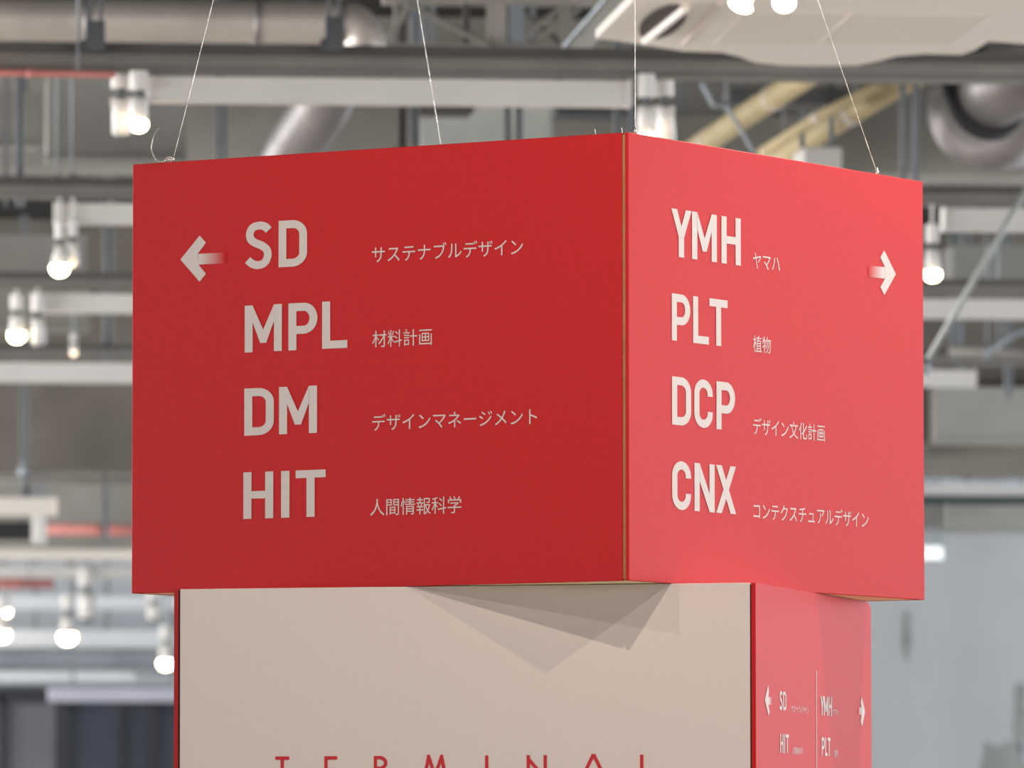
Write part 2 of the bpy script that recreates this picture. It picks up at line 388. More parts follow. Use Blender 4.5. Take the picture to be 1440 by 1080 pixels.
def pipe(pts, r, m_, name, label, cat='pipe', n=14, smooth=True, rings=None):
    t = thing(name, label, cat, pts[0])
    part_abs('tube', tube(pts, r, n), m_, t, smooth)
    for f in (.2, .8):
        k_ = f*(len(pts)-1); i_ = min(int(k_), len(pts)-2); p_ = Vector(pts[i_]).lerp(Vector(pts[i_+1]), k_-i_)
        part_abs('support', tube([p_, Vector((p_.x, p_.y, ZC))], .006, 6), STRUT, t, True)
    if rings:
        for f, rr, mm in rings:
            i = min(int(f*(len(pts)-1)), len(pts)-2); g = f*(len(pts)-1)-i
            p = Vector(pts[i]).lerp(Vector(pts[i+1]), g); d = (Vector(pts[i+1])-Vector(pts[i])).normalized()
            part_abs('collar', tube([p-d*.02, p+d*.02], rr, n), mm, t, True)
    return t
pipe([W(-100, 100, 27.34), W(162, 105, 27.34)], .014, REDP, 'sprinkler_pipe', 'thin red pipe along the broad rail at the upper left', rings=[(.55, .016, REDP)])
pipe([W(66, 744, 55), W(300, 747, 55)], .042, REDP, 'sprinkler_pipe', 'faded red pipe low on the left beside the black duct box', rings=[(.3, .05, REDP)])
pipe([W(-100, 820, 59), W(76, 821, 59)], .04, REDP, 'sprinkler_pipe', 'bright red pipe at the left edge below the tan fixture', rings=[(.7, .05, REDP)])
pipe([W(1230, 655, 52), W(1330, 664, 52), W(1390, 668, 52), W(1600, 655, 52)], .05, mat('bluegrey_pipe', (.25, .25, .28, 1), .5, noise=.1), 'sagging_pipe', 'blue-grey sagging pipe under the concrete beam at the right', rings=[(.5, .06, CHAIRD)])
pipe([W(1335, 493, 41.6), W(1600, 499, 41.6)], .035, RAIL, 'conduit', 'grey conduit at the right above the short white fixture', rings=[(.2, .045, STRUT)])
pipe(catmull([W(1395, 492, 41.3), W(1425, 470, 41.3), W(1480, 455, 41.3)], 5), .02, STRUT, 'cable', 'thin curving grey cable at the right edge over the conduit', 'cable')
pipe([W(-150, 676, 49.0), W(420, 676, 49.0)], .026, RAIL, 'conduit', 'thin pale conduit under the brown beam at the left', rings=[(.32, .034, STRUT)])

# ------------------------------------------------------------------ air ducts
YD = 29.0
r = 31*YD/F; e = W(480, 31, YD); path = [Vector((W(-120, 31, YD).x+(e.x-W(-120, 31, YD).x)*k/5, YD, e.z)) for k in range(6)]
for k in range(1, 11):
    q = k/10*PI/2; path.append(Vector((e.x+math.sin(q)*r*1.05, YD, e.z-(1-math.cos(q))*r*1.05)))
path.append(path[-1]+Vector((0, 0, -.03)))
t = thing('air_duct', 'round silver duct across the upper left corner, ending in a down-turned elbow', 'duct', path[0])
part_abs('tube', tube(path, r, 40), SILVER2, t, True)
part_abs('elbow_outlet', tube([path[-1]+Vector((0, 0, .02)), path[-1]+Vector((0, 0, -.004))], r+.006, 32), SILVER2, t, True)
for f in (2, 4, 5):
    part_abs('seam_collar', tube([path[f]+Vector((-.014, 0, 0)), path[f]+Vector((.014, 0, 0))], r+.007, 40), SILVER, t, True)
for f in (3, 4): part_abs('support', tube([path[f]+Vector((.2, 0, r*.5)), Vector((path[f].x+.2, YD, ZC))], .008, 8), STRUT, t, True)
# crinkled silver hose, upper left middle
hp = catmull([W(486, 60, 30.6), W(458, 140, 31.2), W(432, 180, 32.0), W(408, 218, 33.0), W(398, 260, 34.0)], 14)
t = thing('flexible_duct', 'crinkled silver hose slanting down behind the red box, upper left', 'duct', hp[0])
part_abs('support', tube([Vector(hp[4]), Vector((hp[4][0], hp[4][1], ZC))], .008, 8), STRUT, t, True)
part_abs('hose', tube(hp, [(.112 if i % 2 else .126) for i in range(len(hp))], 24), SILVER, t, True)
# big duct at the upper right
t = thing('flexible_duct', 'bulging silver duct with a black collar at the upper right corner', 'duct', W(1400, 150, 34.6))
bp_ = catmull([W(1378, 150, 34.3), W(1400, 152, 34.5), W(1440, 150, 35), W(1500, 140, 35), W(1580, 120, 35)], 8)
part_abs('body', tube(bp_, [.20, .25, .28, .30]+[.31]*(len(bp_)-4), 32), SILVER, t, True)
up = [W(1385, 132, 33.2), W(1420, 112, 33.0), W(1500, 62, 32.6)]
part_abs('upper_pipe', tube(up, .185, 32), SILVER, t, True)
bm = bmesh.new(); R_, r_ = .20, .034
dirv = (up[1]-up[0]).normalized(); q = dirv.to_track_quat('Z', 'Y').to_matrix().to_4x4(); cc = up[0].copy()
rings = []
for i in range(32):
    a_ = 2*PI*i/32; ring = []
    for j in range(10):
        b_ = 2*PI*j/10; p = Vector(((R_+r_*math.cos(b_))*math.cos(a_), (R_+r_*math.cos(b_))*math.sin(a_), r_*math.sin(b_))); ring.append(bm.verts.new(q @ p + cc))
    rings.append(ring)
for i in range(32):
    for j in range(10): bm.faces.new((rings[i][j], rings[(i+1) % 32][j], rings[(i+1) % 32][(j+1) % 10], rings[i][(j+1) % 10]))
part_abs('collar', bm, BLK, t, True)
# second small silver blob at left
pipe([W(72, 262, 33.6), W(108, 260, 33.6)], .040, SILVER, 'duct_joint', 'small shiny metal duct joint left of the sign above the second rail', 'duct', rings=[(.1, .046, SILVER), (.9, .046, SILVER)])
# beige insulated pipes
z = W(1120, 120, 31.5).z
pipe([W(975, 212, 33.6), W(1052, 160, 32.6), W(1126, 112, 31.6), W(1200, 60, 30.8)], .056, BEIGE, 'insulated_pipe', 'thick beige insulated pipe slanting behind the air conditioner', rings=[(.5, .060, OFFW2), (.1, .060, OFFW2)])
pipe([W(1085, 232, 35.0), W(1165, 180, 34.6), W(1262, 122, 34.0), W(1340, 80, 33.6)], .052, BEIGE, 'insulated_pipe', 'thin beige insulated pipe further right, beside the two pale hangers', rings=[(.45, .056, OFFW2)])
pipe([W(1070, 216, 34.4), W(1150, 164, 34.0), W(1240, 118, 33.5)], .026, BEIGE, 'insulated_pipe', 'slim tan pipe alongside the right-hand insulated pipe', rings=[(.5, .03, OFFW2)])
# rectangular grey ducts
def rduct(px0, py0, px1, py1, Y, dep, label, m_=DUCTG, flange=True):
    t = thing('rectangular_duct', label, 'duct', W(px0, py1, Y))
    part_abs('casing', prect(px0, py0, px1, py1, Y, dep, .01), m_, t)
    if flange:
        part_abs('flange', prect(px0-2, py1-5, px1+2, py1+1, Y-.02, .04), m_, t)
        part_abs('flange', prect(px0-2, py0, px1+2, py0+5, Y-.02, .04), m_, t)
    for f in (.12, .88):
        x = W(px0+(px1-px0)*f, py0, Y).x
        part_abs('support', box((x-.012, Y+dep*.5, W(px0, py0, Y).z-.01), (x+.012, Y+dep*.5+.02, ZC)), STRUT, t)
    return t
rduct(66, 106, 262, 224, 34, .3, 'big grey rectangular duct behind the lit spotlight, upper left')
rduct(-120, 128, 58, 205, 34.6, .3, 'pale grey rectangular duct at the left edge behind the hangers', CONC)
rduct(590, 147, 776, 262, 34.9, .3, 'pale grey rectangular duct behind the middle of the red box top', mat('pale_duct', (.62, .63, .58, 1), .7, noise=.08))
rduct(-120, 330, 122, 395, 39.0, .4, 'grey rectangular duct left of the sign behind the lit spotlight at arrow level')
rduct(-50, 405, 126, 462, 44.0, .4, 'mid grey rectangular duct left of the sign over the third fixture', CONC)
rduct(1130, 206, 1184, 260, 34.2, .4, 'small white box duct peeping over the red box at the right', WHITE, False)
rduct(1300, 245, 1600, 282, 38.0, .4, 'grey rectangular duct at the right above the white fixture', CONC)
rduct(1340, 345, 1600, 408, 42.0, .4, 'dark grey rectangular duct at the right behind the slanting rod')
rduct(1258, 545, 1304, 640, 47.1, .3, 'brown duct box on the concrete beam beside the red box', CONCD, False)
rduct(1314, 545, 1700, 622, 46.9, .5, 'light grey concrete-coloured duct at the right under the short fixture', mat('warm_grey_duct', (.36, .34, .30, 1), .7, noise=.08, nscale=2))

# ------------------------------------------------------------------ lattice truss at the top
YT = 29.8
t = thing('lattice_truss', 'grey lattice truss against the dark slab at the top, over the red box', 'truss', W(690, 66, YT))
TR = mat('truss_steel', (.30, .28, .25, 1), .6, .2, noise=.1); TRL = mat('truss_light', (.42, .39, .34, 1), .6, .1, noise=.1)
part_abs('bottom_chord', prect(540, 62, 860, 74, YT, .12), TR, t)
part_abs('top_chord', prect(540, -12, 930, 5, YT, .12), TRL, t)
def member(x0, y0, x1, y1, wpx, m_, nm='brace', dy=.0):
    part_abs(nm, tube([W(x0, y0, YT+dy), W(x1, y1, YT+dy)], wpx*YT/F/2, 8), m_, t)
for (x0, x1, m_) in ((686, 712, TRL), (716, 738, STRUT), (788, 804, TR), (555, 562, TR), (652, 660, RAILD)):
    part_abs('post', prect(x0, -5, x1, 68, YT+.02, .06), m_, t)
member(575, 5, 690, 66, 9, TR); member(545, 60, 575, 5, 9, TR); member(735, 50, 800, 4, 8, TR, dy=.03); member(742, 66, 815, 12, 7, TR, dy=.03)
member(738, 20, 795, 66, 7, TR, dy=.09)
t = thing('white_channel', 'pale slanting channel left of the air conditioner at the top', 'channel', W(800, 66, 28.6))
A, B = W(812, 66, 28.4), W(905, -40, 28.0)
bm = bmesh.new(); o1 = Vector((.055, 0, .0)); h_ = Vector((0, 0, -.03)); y_ = Vector((0, .05, 0))
v = [bm.verts.new(p) for p in (A-o1, A+o1+h_*.3, B+o1, B-o1, A-o1+y_, A+o1+y_, B+o1+y_, B-o1+y_)]
for f in ((0, 1, 2, 3), (7, 6, 5, 4), (0, 4, 5, 1), (1, 5, 6, 2), (2, 6, 7, 3), (3, 7, 4, 0)): bm.faces.new([v[i] for i in f])
part_abs('channel_body', bm, mat('pale_steel', (.50, .50, .47, 1), .5, noise=.06), t)
part_abs('channel_lip', tube([A-o1, B-o1], .010, 8), STRUT, t)

# thin clutter rods behind the right pipes
t = thing('chain_sling', 'pale jointed rod sling between the air conditioner and the beige pipe', 'sling', W(990, 120, 30.5))
part_abs('rod', tube([W(988, 118, 30.5), Vector((W(988, 118, 30.5).x, 30.5, ZC))], .008, 8), STRUT, t, True)
part_abs('link', tube([W(988, 118, 30.5), W(1006, 150, 30.5)], .013, 8), STRUT, t)
part_abs('joint', tube([W(1003, 147, 30.5), W(1022, 147, 30.5)], .016, 8), STRUT, t)
part_abs('link', tube([W(1020, 146, 30.5), W(1062, 216, 30.5)], .009, 8), STRUT, t)
rduct(1085-60, 124, 1085+110, 146, 33.9, .3, 'dark duct strip behind the beige pipes', mat('dark_strip', (.13, .13, .13, 1), .7, noise=.1), False)
rduct(940, 160, 1120, 260, 35.6, .2, 'pale grey duct behind the beige pipes above the red box', CONC, False)
rduct(782, 150, 908, 161, 33.4, .3, 'dark flat duct strip behind the end of the long white fixture', CHAIRD, False)
rduct(590, 146, 668, 156, 33.4, .3, 'dark flat duct strip above the middle of the red box', RAILD, False)

# ------------------------------------------------------------------ air conditioner (cassette), upper right
ZA = EYE+3.03
ac = thing('air_conditioner', 'large off-white ceiling air conditioner panel with an open vent, upper right', 'air conditioner', Wz(1150, 30, ZA))
out = [(838, 54), (872, 58), (905, 63), (960, 72), (1015, 74), (1040, 80), (1062, 88), (1100, 92), (1150, 93), (1205, 92), (1235, 86), (1262, 79), (1300, 76), (1352, 77), (1372, 70), (1390, 58), (1440, 62), (1500, 60), (1560, 20), (1520, -60), (1300, -80), (1000, -80), (935, -45)]
def plan(pts, z0, th, bevel=0):
    bm = bmesh.new(); lo = [bm.verts.new(Wz(x, y, z0)) for x, y in pts]; hi = [bm.verts.new(Vector(v.co)+Vector((0, 0, th))) for v in lo]
    bm.faces.new(lo); bm.faces.new(hi[::-1]); n = len(lo)
    for k in range(n): bm.faces.new((lo[k], lo[(k+1) % n], hi[(k+1) % n], hi[k]))
    if bevel:
        es = [e for e in bm.edges if all(v in set(lo) for v in e.verts)]
        bmesh.ops.bevel(bm, geom=es, offset=bevel, segments=3, affect='EDGES', profile=.5)
    return bm
part_abs('panel', plan(out, ZA, .03), OFFW, ac)
part_abs('casing', plan([(960, 40), (1380, 42), (1400, -40), (1000, -50)], ZA+.03, ZC-ZA-.03), DUCTG, ac)
part_abs('intake_grille', plan([(1004, 62), (1330, 62), (1385, 22), (1046, 18)], ZA-.002, .002), OFFW2, ac)
part_abs('centre_rib', plan([(1150, 62), (1154, 62), (1200, 20), (1195, 20)], ZA-.0035, .0015), OFFW, ac)
part_abs('groove', plan([(958, 64), (963, 64), (1018, 6), (1012, 6)], ZA-.004, .004), OFFW2, ac)
ell = [(932+33*math.cos(q)*.9-4*math.sin(q)*0+math.sin(q)*-16, 32+math.sin(q)*24) for q in [2*PI*k/20 for k in range(20)]]
part_abs('vent', plan([(x, y) for x, y in ell], ZA-.007, .007), mat('vent_dark', (.07, .05, .04, 1), .7, noise=.2), ac)
part_abs('louver', tube([Wz(907, 58, ZA-.02), Wz(964, 12, ZA-.02)], .014, 8), OFFW, ac)

# ------------------------------------------------------------------ the kiosk: two boxes
YU, YL = 0.562147, 0.261555
def C2W(x, y, z): return UX*x + FW*y + UZ*(z+EYE)
NU = C2W(0.234253+.006, 14.6, 0.594448)            # near lower corner of the upper box
NL = C2W(0.494283+.009, 14.696055, 0.594448)       # near upper corner of the lower box
WU, DU, HU = 1.243306+.007, 1.266722-.012, 0.925517
WL, DL, HL = 1.24632+.0140, 1.1700-.034, NL.z
TH = .009
def frame(yaw): return UX*(-math.cos(yaw)) + FW*math.sin(yaw), UX*math.sin(yaw) + FW*math.cos(yaw)
def root_at(name, label, cat, N, yaw):
    t = thing(name, label, cat, N, 0); a, b = frame(yaw)
    t.rotation_euler = (0, 0, math.atan2(-a.y, -a.x)); return t

# local axes: the front face runs from the near corner to x = -W at y = 0, the side face to y = +D at x = 0
ub = root_at('sign_box', 'big red hanging box sign with white letter codes and arrows on its faces', 'sign', NU, YU)
pf = tag(obj('front_panel', box((-WU, 0, 0), (-.0165, TH, HU), .0012, 1), RED, ub), 'darker red front panel with the codes SD, MPL, DM, HIT')
pr = tag(obj('side_panel', box((-TH, 0, 0), (0, DU, HU), .0012, 1), RED, ub), 'bright red side panel with the codes YMH, PLT, DCP, CNX')
obj('side_panel', box((-WU, TH, 0), (-WU+TH, DU-TH, HU), .001, 1), REDD, ub)
obj('back_panel', box((-WU, DU-TH, 0), (-TH, DU, HU), .001, 1), REDD, ub)
tag(obj('corner_liner', box((-.022, .0035, .004), (-TH, .016, HU-.004)), RAW, ub), 'raw tan board edge showing in the corner gap')
tag(obj('bottom_board', box((-WU+TH, TH+.0005, .0008), (-TH-.0005, DU-TH, .010)), UNDER, ub), 'unpainted yellowish underside board')
obj('top_board', box((-WU+.012, .012, HU-.018), (-.0125, DU-.012, HU-.006)), UNDER, ub)
# short loose bits of thread along the upper edge
for x_, y_ in ((-.082, .003), (-.019, .006), (-.012, .05), (-.004, .56)):
    obj('loose_thread', tube([(x_, y_, HU-.002), (x_+.001, y_, HU+.006), (x_-.001, y_, HU+.011)], .0007, 6), WIRE, ub)

lb = root_at('kiosk_box', 'tall box kiosk with cream front and red sides standing under the red box', 'kiosk', NL-Vector((0, 0, NL.z)), YL)
lf = tag(obj('front_panel', box((-WL+.0125, .0015, 0), (-.0125, TH+.0015, HL-.0005), .001, 1), CREAM, lb), 'cream front panel lettered in red')
def rounded_side(x0, x1):
    bm = bmesh.new(); R_ = .045; P_ = [(0, 0), (DL, 0)]+[(DL-R_+R_*math.cos(q), HL-.0005-R_*.45+R_*.45*math.sin(q)) for q in [PI/2*k/6 for k in range(7)]]+[(0, HL-.0005)]
    a_ = [bm.verts.new((x0, y, z)) for y, z in P_]; b_ = [bm.verts.new((x1, y, z)) for y, z in P_]
    bm.faces.new(a_); bm.faces.new(b_[::-1]); n = len(P_)
    for k in range(n): bm.faces.new((a_[k], a_[(k+1) % n], b_[(k+1) % n], b_[k]))
    return bm
ls = tag(obj('side_panel', rounded_side(-TH, 0), RED, lb), 'red side panel with small white directory')
obj('side_panel', rounded_side(-WL, -WL+TH), REDD, lb)
obj('back_panel', box((-WL+TH, DL-.05, 0), (-TH, DL-.05+TH, HL-.03)), REDD, lb)
for x in (-WL+TH, -TH-.0035): obj('corner_gap', box((x, .004, 0), (x+.0035, .03, HL-.004)), BLACK, lb)
obj('top_board', box((-WL+TH+.004, TH+.003, HL-.014), (-TH-.004, DL-.055, HL-.004)), CREAM, lb)

# ---- flat print on the panels
def face(px, py, N, yaw, side, ztop=0):
    """pixel -> (distance from the near corner, height above the box foot) on a face"""
    a_, b_ = frame(yaw); d_ = b_ if side else a_
    nrm = d_.cross(UZ); r_ = ray(px, py); k = (N-CAM).dot(nrm)/r_.dot(nrm); p = CAM+r_*k
    return (p-N).dot(d_), p.z-N.z
class Face:
    def __init__(s, N, yaw, side, panel, zoff=0): s.N, s.yaw, s.side, s.panel, s.zoff = N, yaw, side, panel, zoff
    def uv(s, px, py):
        d, z = face(px, py, s.N, s.yaw, s.side); return (d if s.side else -d), z+s.zoff     # u grows to the right of the picture
    def build(s, name, polys, m_, off=.0007):
        me = bpy.data.meshes.new(name); V = []; Fc = []
        for kk, (vs, fs) in enumerate(polys):
            b0 = len(V); off += .00012
            V += [((off, u, z) if s.side else (u, -off+s.yoff, z)) for u, z in vs]; Fc += [[b0+i for i in f] for f in fs]
        me.from_pydata(V, [], Fc); me.update(); return link(name, me, m_, s.panel)
    yoff = 0
UL = Face(NU, YU, 0, pf); UR = Face(NU, YU, 1, pr); LF = Face(NL, YL, 0, lf, HL); LF.yoff = .0015; LR = Face(NL, YL, 1, ls, HL)

def stroke(pts, wd, closed=False):
    P_ = [Vector((x, y)) for x, y in pts]; n = len(P_); L_, R_ = [], []
    for i in range(n):
        if closed: a_, b_ = P_[i]-P_[i-1], P_[(i+1) % n]-P_[i]
        else: a_ = P_[i]-P_[i-1] if i else P_[1]-P_[0]; b_ = P_[i+1]-P_[i] if i < n-1 else a_
        a_.normalize(); b_.normalize(); t = (a_+b_).normalized(); nn = Vector((-t.y, t.x)); k = wd/2/max(.35, nn.dot(Vector((-a_.y, a_.x))))
        L_.append(P_[i]+nn*k); R_.append(P_[i]-nn*k)
    vs = [tuple(v) for v in L_+R_]; fs = [[i, (i+1) % n, n+(i+1) % n, n+i] for i in range(n if closed else n-1)]
    return vs, fs
def poly(*pts): return list(pts), [list(range(len(pts)))]
def arc(cx, cy, rx, ry, a0, a1, n=10): return [(cx+rx*math.cos(math.radians(a0+(a1-a0)*k/n)), cy+ry*math.sin(math.radians(a0+(a1-a0)*k/n))) for k in range(n+1)]
S_ = .17; hs = S_/2
def glyph(c):
    if c == 'I': return .175, [poly((0, 0), (.175, 0), (.175, 1), (0, 1))]
    if c == 'H': return .63, [poly((0, 0), (S_, 0), (S_, 1), (0, 1)), poly((.63-S_, 0), (.63, 0), (.63, 1), (.63-S_, 1)), poly((S_, .43), (.63-S_, .43), (.63-S_, .59), (S_, .59))]
    if c == 'T': return .625, [poly((0, .835), (.625, .835), (.625, 1), (0, 1)), poly((.2275, 0), (.3975, 0), (.3975, .835), (.2275, .835))]
    if c == 'L': return .535, [poly((0, 0), (.535, 0), (.535, .165), (S_, .165), (S_, 1), (0, 1))]
    if c == 'M': return .80, [poly((0, 0), (S_, 0), (S_, 1), (0, 1)), poly((.8-S_, 0), (.8, 0), (.8, 1), (.8-S_, 1)),
                              poly((S_, 1), (S_, .64), (.335, .19), (.40, .19), (.40, .47)), poly((.8-S_, 1), (.40, .47), (.40, .19), (.465, .19), (.8-S_, .64))]
    if c == 'N': return .66, [poly((0, 0), (S_, 0), (S_, 1), (0, 1)), poly((.66-S_, 0), (.66, 0), (.66, 1), (.66-S_, 1)), poly((S_, 1), (S_, .62), (.66-S_, 0), (.66-S_, .38))]
    if c == 'D': return .625, [stroke([(hs, hs), (hs, 1-hs)]+arc(.30, .70, .24, .215, 90, 0)+arc(.30, .30, .24, .215, 0, -90), S_, True)]
    if c == 'P': return .62, [poly((0, 0), (S_, 0), (S_, .4), (0, .4)), stroke([(hs, .4275), (hs, 1-hs)]+arc(.33, .6715, .205, .2435, 90, -90, 16), S_, True)]
    if c == 'C': return .62, [stroke([(.53, .66), (.53, .70)]+arc(.31, .70, .22, .22, 8, 180, 14)+arc(.31, .30, .22, .22, 180, 352, 14)+[(.53, .30), (.53, .34)], S_)]
    if c == 'S': return .60, [stroke(catmull([(.52, .815), (.44, .895), (.31, .925), (.17, .885), (.105, .77), (.125, .64), (.225, .555), (.36, .495), (.475, .40), (.50, .265), (.435, .125), (.30, .073), (.165, .105), (.055, .195)], 6), S_)]
    if c == 'Y': return .64, [poly((.235, 0), (.405, 0), (.405, .42), (.235, .42)), poly((0, 1), (.235, .42), (.405, .42), (.185, 1)), poly((.64, 1), (.455, 1), (.235, .42), (.405, .42))]
    if c == 'X': return .66, [poly((0, 0), (.185, 0), (.66, 1), (.475, 1)), poly((.475, 0), (.66, 0), (.185, 1), (0, 1))]
GAP = {'SD': .14, 'MP': .14, 'PL': .10, 'DM': .11, 'HI': .165, 'IT': .13, 'YM': .02, 'MH': .15, 'LT': .02, 'DC': .10, 'CP': .12, 'CN': .11, 'NX': .05}
def word(Fa, txt, xl, xr, yt, yb):
    u0, z0 = Fa.uv(xl, yb); _, z1 = Fa.uv(xl, yt); u1 = Fa.uv(xr, yb)[0]; Hh = z1-z0
    gl = []; x = 0
    for i, c in enumerate(txt):
        wd, ps = glyph(c); gl.append((x, ps, c)); x += wd + (GAP.get(txt[i:i+2], .12) if i < len(txt)-1 else 0)
    k = (u1-u0)/x
    for x_, ps, c in gl:
        Fa.build('letter', [([(u0+(x_+px)*k, z0+py*Hh) for px, py in vs], fs) for vs, fs in ps], VINYL)
def jtext(Fa, txt, xl, xr, yb, low=-.065, name='caption'):
    cu = bpy.data.curves.new('t', 'FONT'); cu.body = txt; cu.resolution_u = 3
    o = bpy.data.objects.new('t', cu); C.objects.link(o); bpy.context.view_layer.update()
    me = bpy.data.meshes.new_from_object(o.evaluated_get(bpy.context.evaluated_depsgraph_get()))
    xs = [v.co.x for v in me.vertices]; u0, z0 = Fa.uv(xl, yb); u1 = Fa.uv(xr, yb)[0]; k = (u1-u0)/(max(xs)-min(xs)); x0 = min(xs)
    for v in me.vertices:
        u = u0+(v.co.x-x0)*k; z = z0+(v.co.y-low)*k
        v.co = (.0007, u, z) if Fa.side else (u, -.0007+Fa.yoff, z)
    me.materials.clear(); link(name, me, VINYL, Fa.panel)
    bpy.data.objects.remove(o); bpy.data.curves.remove(cu)
def arrow(Fa, head, tail):
    """head: pixels of the outline; tail: (x_solid, x_faded, ytop_solid, ybot_solid, ytop_faded, ybot_faded)"""
    n = len(head); hv = [Fa.uv(*p) for p in head]
    mid = ((hv[3][0]+hv[4][0])/2, (hv[3][1]+hv[4][1])/2)
    Fa.build('arrow', [([hv[0], hv[1], hv[2], hv[3], mid], [[0, 1, 2, 3, 4]]), ([hv[0], mid, hv[4], hv[5], hv[6]], [[0, 1, 2, 3, 4]])], VINYL)
    xs_, xf, a1, b1, a2, b2 = tail
    N_ = 12; P_ = []; me = bpy.data.meshes.new('arrow_tail'); V = []; Q = []
    for k in range(N_+1):
        f = k/N_; x = xs_+(xf-xs_)*f
        for yy in (a1+(a2-a1)*f, b1+(b2-b1)*f):
            u, z = Fa.uv(x, yy); V.append((.0006, u, z) if Fa.side else (u, -.0006+Fa.yoff, z))
        if k < N_: Q.append((2*k, 2*k+1, 2*k+3, 2*k+2))
    me.from_pydata(V, [], Q); me.update()
    at = me.attributes.new('fade', 'FLOAT', 'POINT')
    for k in range(N_+1):
        for j in (0, 1): at.data[2*k+j].value = max(0, min(1, (k/N_-.12)/.80))**.8
    link('arrow_tail', me, FADE, Fa.panel)
FADE = mat('fading_print', (.7, .7, .7, 1), .55, spec=.2)
nt = FADE.node_tree; an = nt.nodes.new('ShaderNodeAttribute'); an.attribute_name = 'fade'
mx = nt.nodes.new('ShaderNodeMix'); mx.data_type = 'RGBA'; mx.inputs['A'].default_value = (.575, .525, .495, 1); mx.inputs['B'].default_value = (.47, .006, .007, 1)
nt.links.new(an.outputs['Fac'], mx.inputs['Factor']); nt.links.new(mx.outputs['Result'], nt.nodes['Principled BSDF'].inputs['Base Color'])

word(UL, 'SD', 345, 432, 313.5, 378.6); word(UL, 'MPL', 344.4, 488.7, 430.1, 495.9); word(UL, 'DM', 343.8, 446.1, 546.6, 612.8); word(UL, 'HIT', 342.5, 458.1, 664.4, 729.9)
jtext(UL, 'サステナブルデザイン', 523.2, 735.8, 369.8); jtext(UL, '材料計画', 523.7, 607.5, 488.9, -.08)
jtext(UL, 'デザインマネージメント', 523.7, 755.6, 606); jtext(UL, '人間情報科学', 520.8, 649.2, 725.3, -.07)
arrow(UL, [(254, 365), (281, 331.3), (290, 341.3), (278.3, 357), (279.3, 372), (290, 385), (281, 396.3)], (278.8, 318.8, 357, 372, 355, 370.5))
word(UR, 'YMH', 943.7, 1041.2, 292.8, 359.9); word(UR, 'PLT', 944.3, 1022.9, 412.3, 478.4); word(UR, 'DCP', 944.6, 1033.2, 529, 596.9); word(UR, 'CNX', 944.6, 1034.7, 647.8, 715.8)
jtext(UR, 'ヤマハ', 1058.7, 1096.4, 377.5); jtext(UR, '植物', 1058.7, 1083.6, 494.7, -.08)
jtext(UR, 'デザイン文化計画', 1058.7, 1159.4, 610.5); jtext(UR, 'コンテクスチュアルデザイン', 1059.3, 1221, 727, .03)
arrow(UR, [(1259.4, 385.4), (1243, 351.9), (1237.6, 362.1), (1244, 375.5), (1244, 391.8), (1237.6, 403.6), (1243, 415.1)], (1244, 1220.4, 375.5, 391.8, 373.9, 389.3))
word(LR, 'SD', 1095.8, 1105.3, 972, 998.3); word(LR, 'HIT', 1096.7, 1108.8, 1032, 1058.7); word(LR, 'YMH', 1153.3, 1169.3, 978.7, 1005.8); word(LR, 'PLT', 1155, 1167.5, 1036.7, 1062.5)
jtext(LR, 'サステナブルデザイン', 1112.5, 1136.7, 1001.7); jtext(LR, '人間情報科学', 1113.8, 1128.3, 1060.3, -.07); jtext(LR, 'ヤマハ', 1171.3, 1178.7, 1006.7); jtext(LR, '植物', 1172.8, 1177.8, 1065, -.08)
arrow(LR, [(1075, 984.5), (1079.5, 962.8), (1080.8, 970.8), (1080, 980), (1080, 990.8), (1081.7, 1000.8), (1080.3, 1007)], (1080, 1085.8, 980, 990.8, 980.8, 991.5))
arrow(LR, [(1215.8, 1000.5), (1211.3, 979.7), (1209.7, 986.7), (1210.8, 995), (1210.8, 1005), (1209.7, 1015), (1212, 1021.2)], (1210.8, 1206.2, 995, 1005, 994.6, 1004.6))
u0, z0 = LR.uv(1147.5, 942.8); LR.build('divider_line', [poly((u0-.0028, z0-.62), (u0+.0028, z0-.62), (u0+.0028, z0), (u0-.0028, z0))], VINYL)
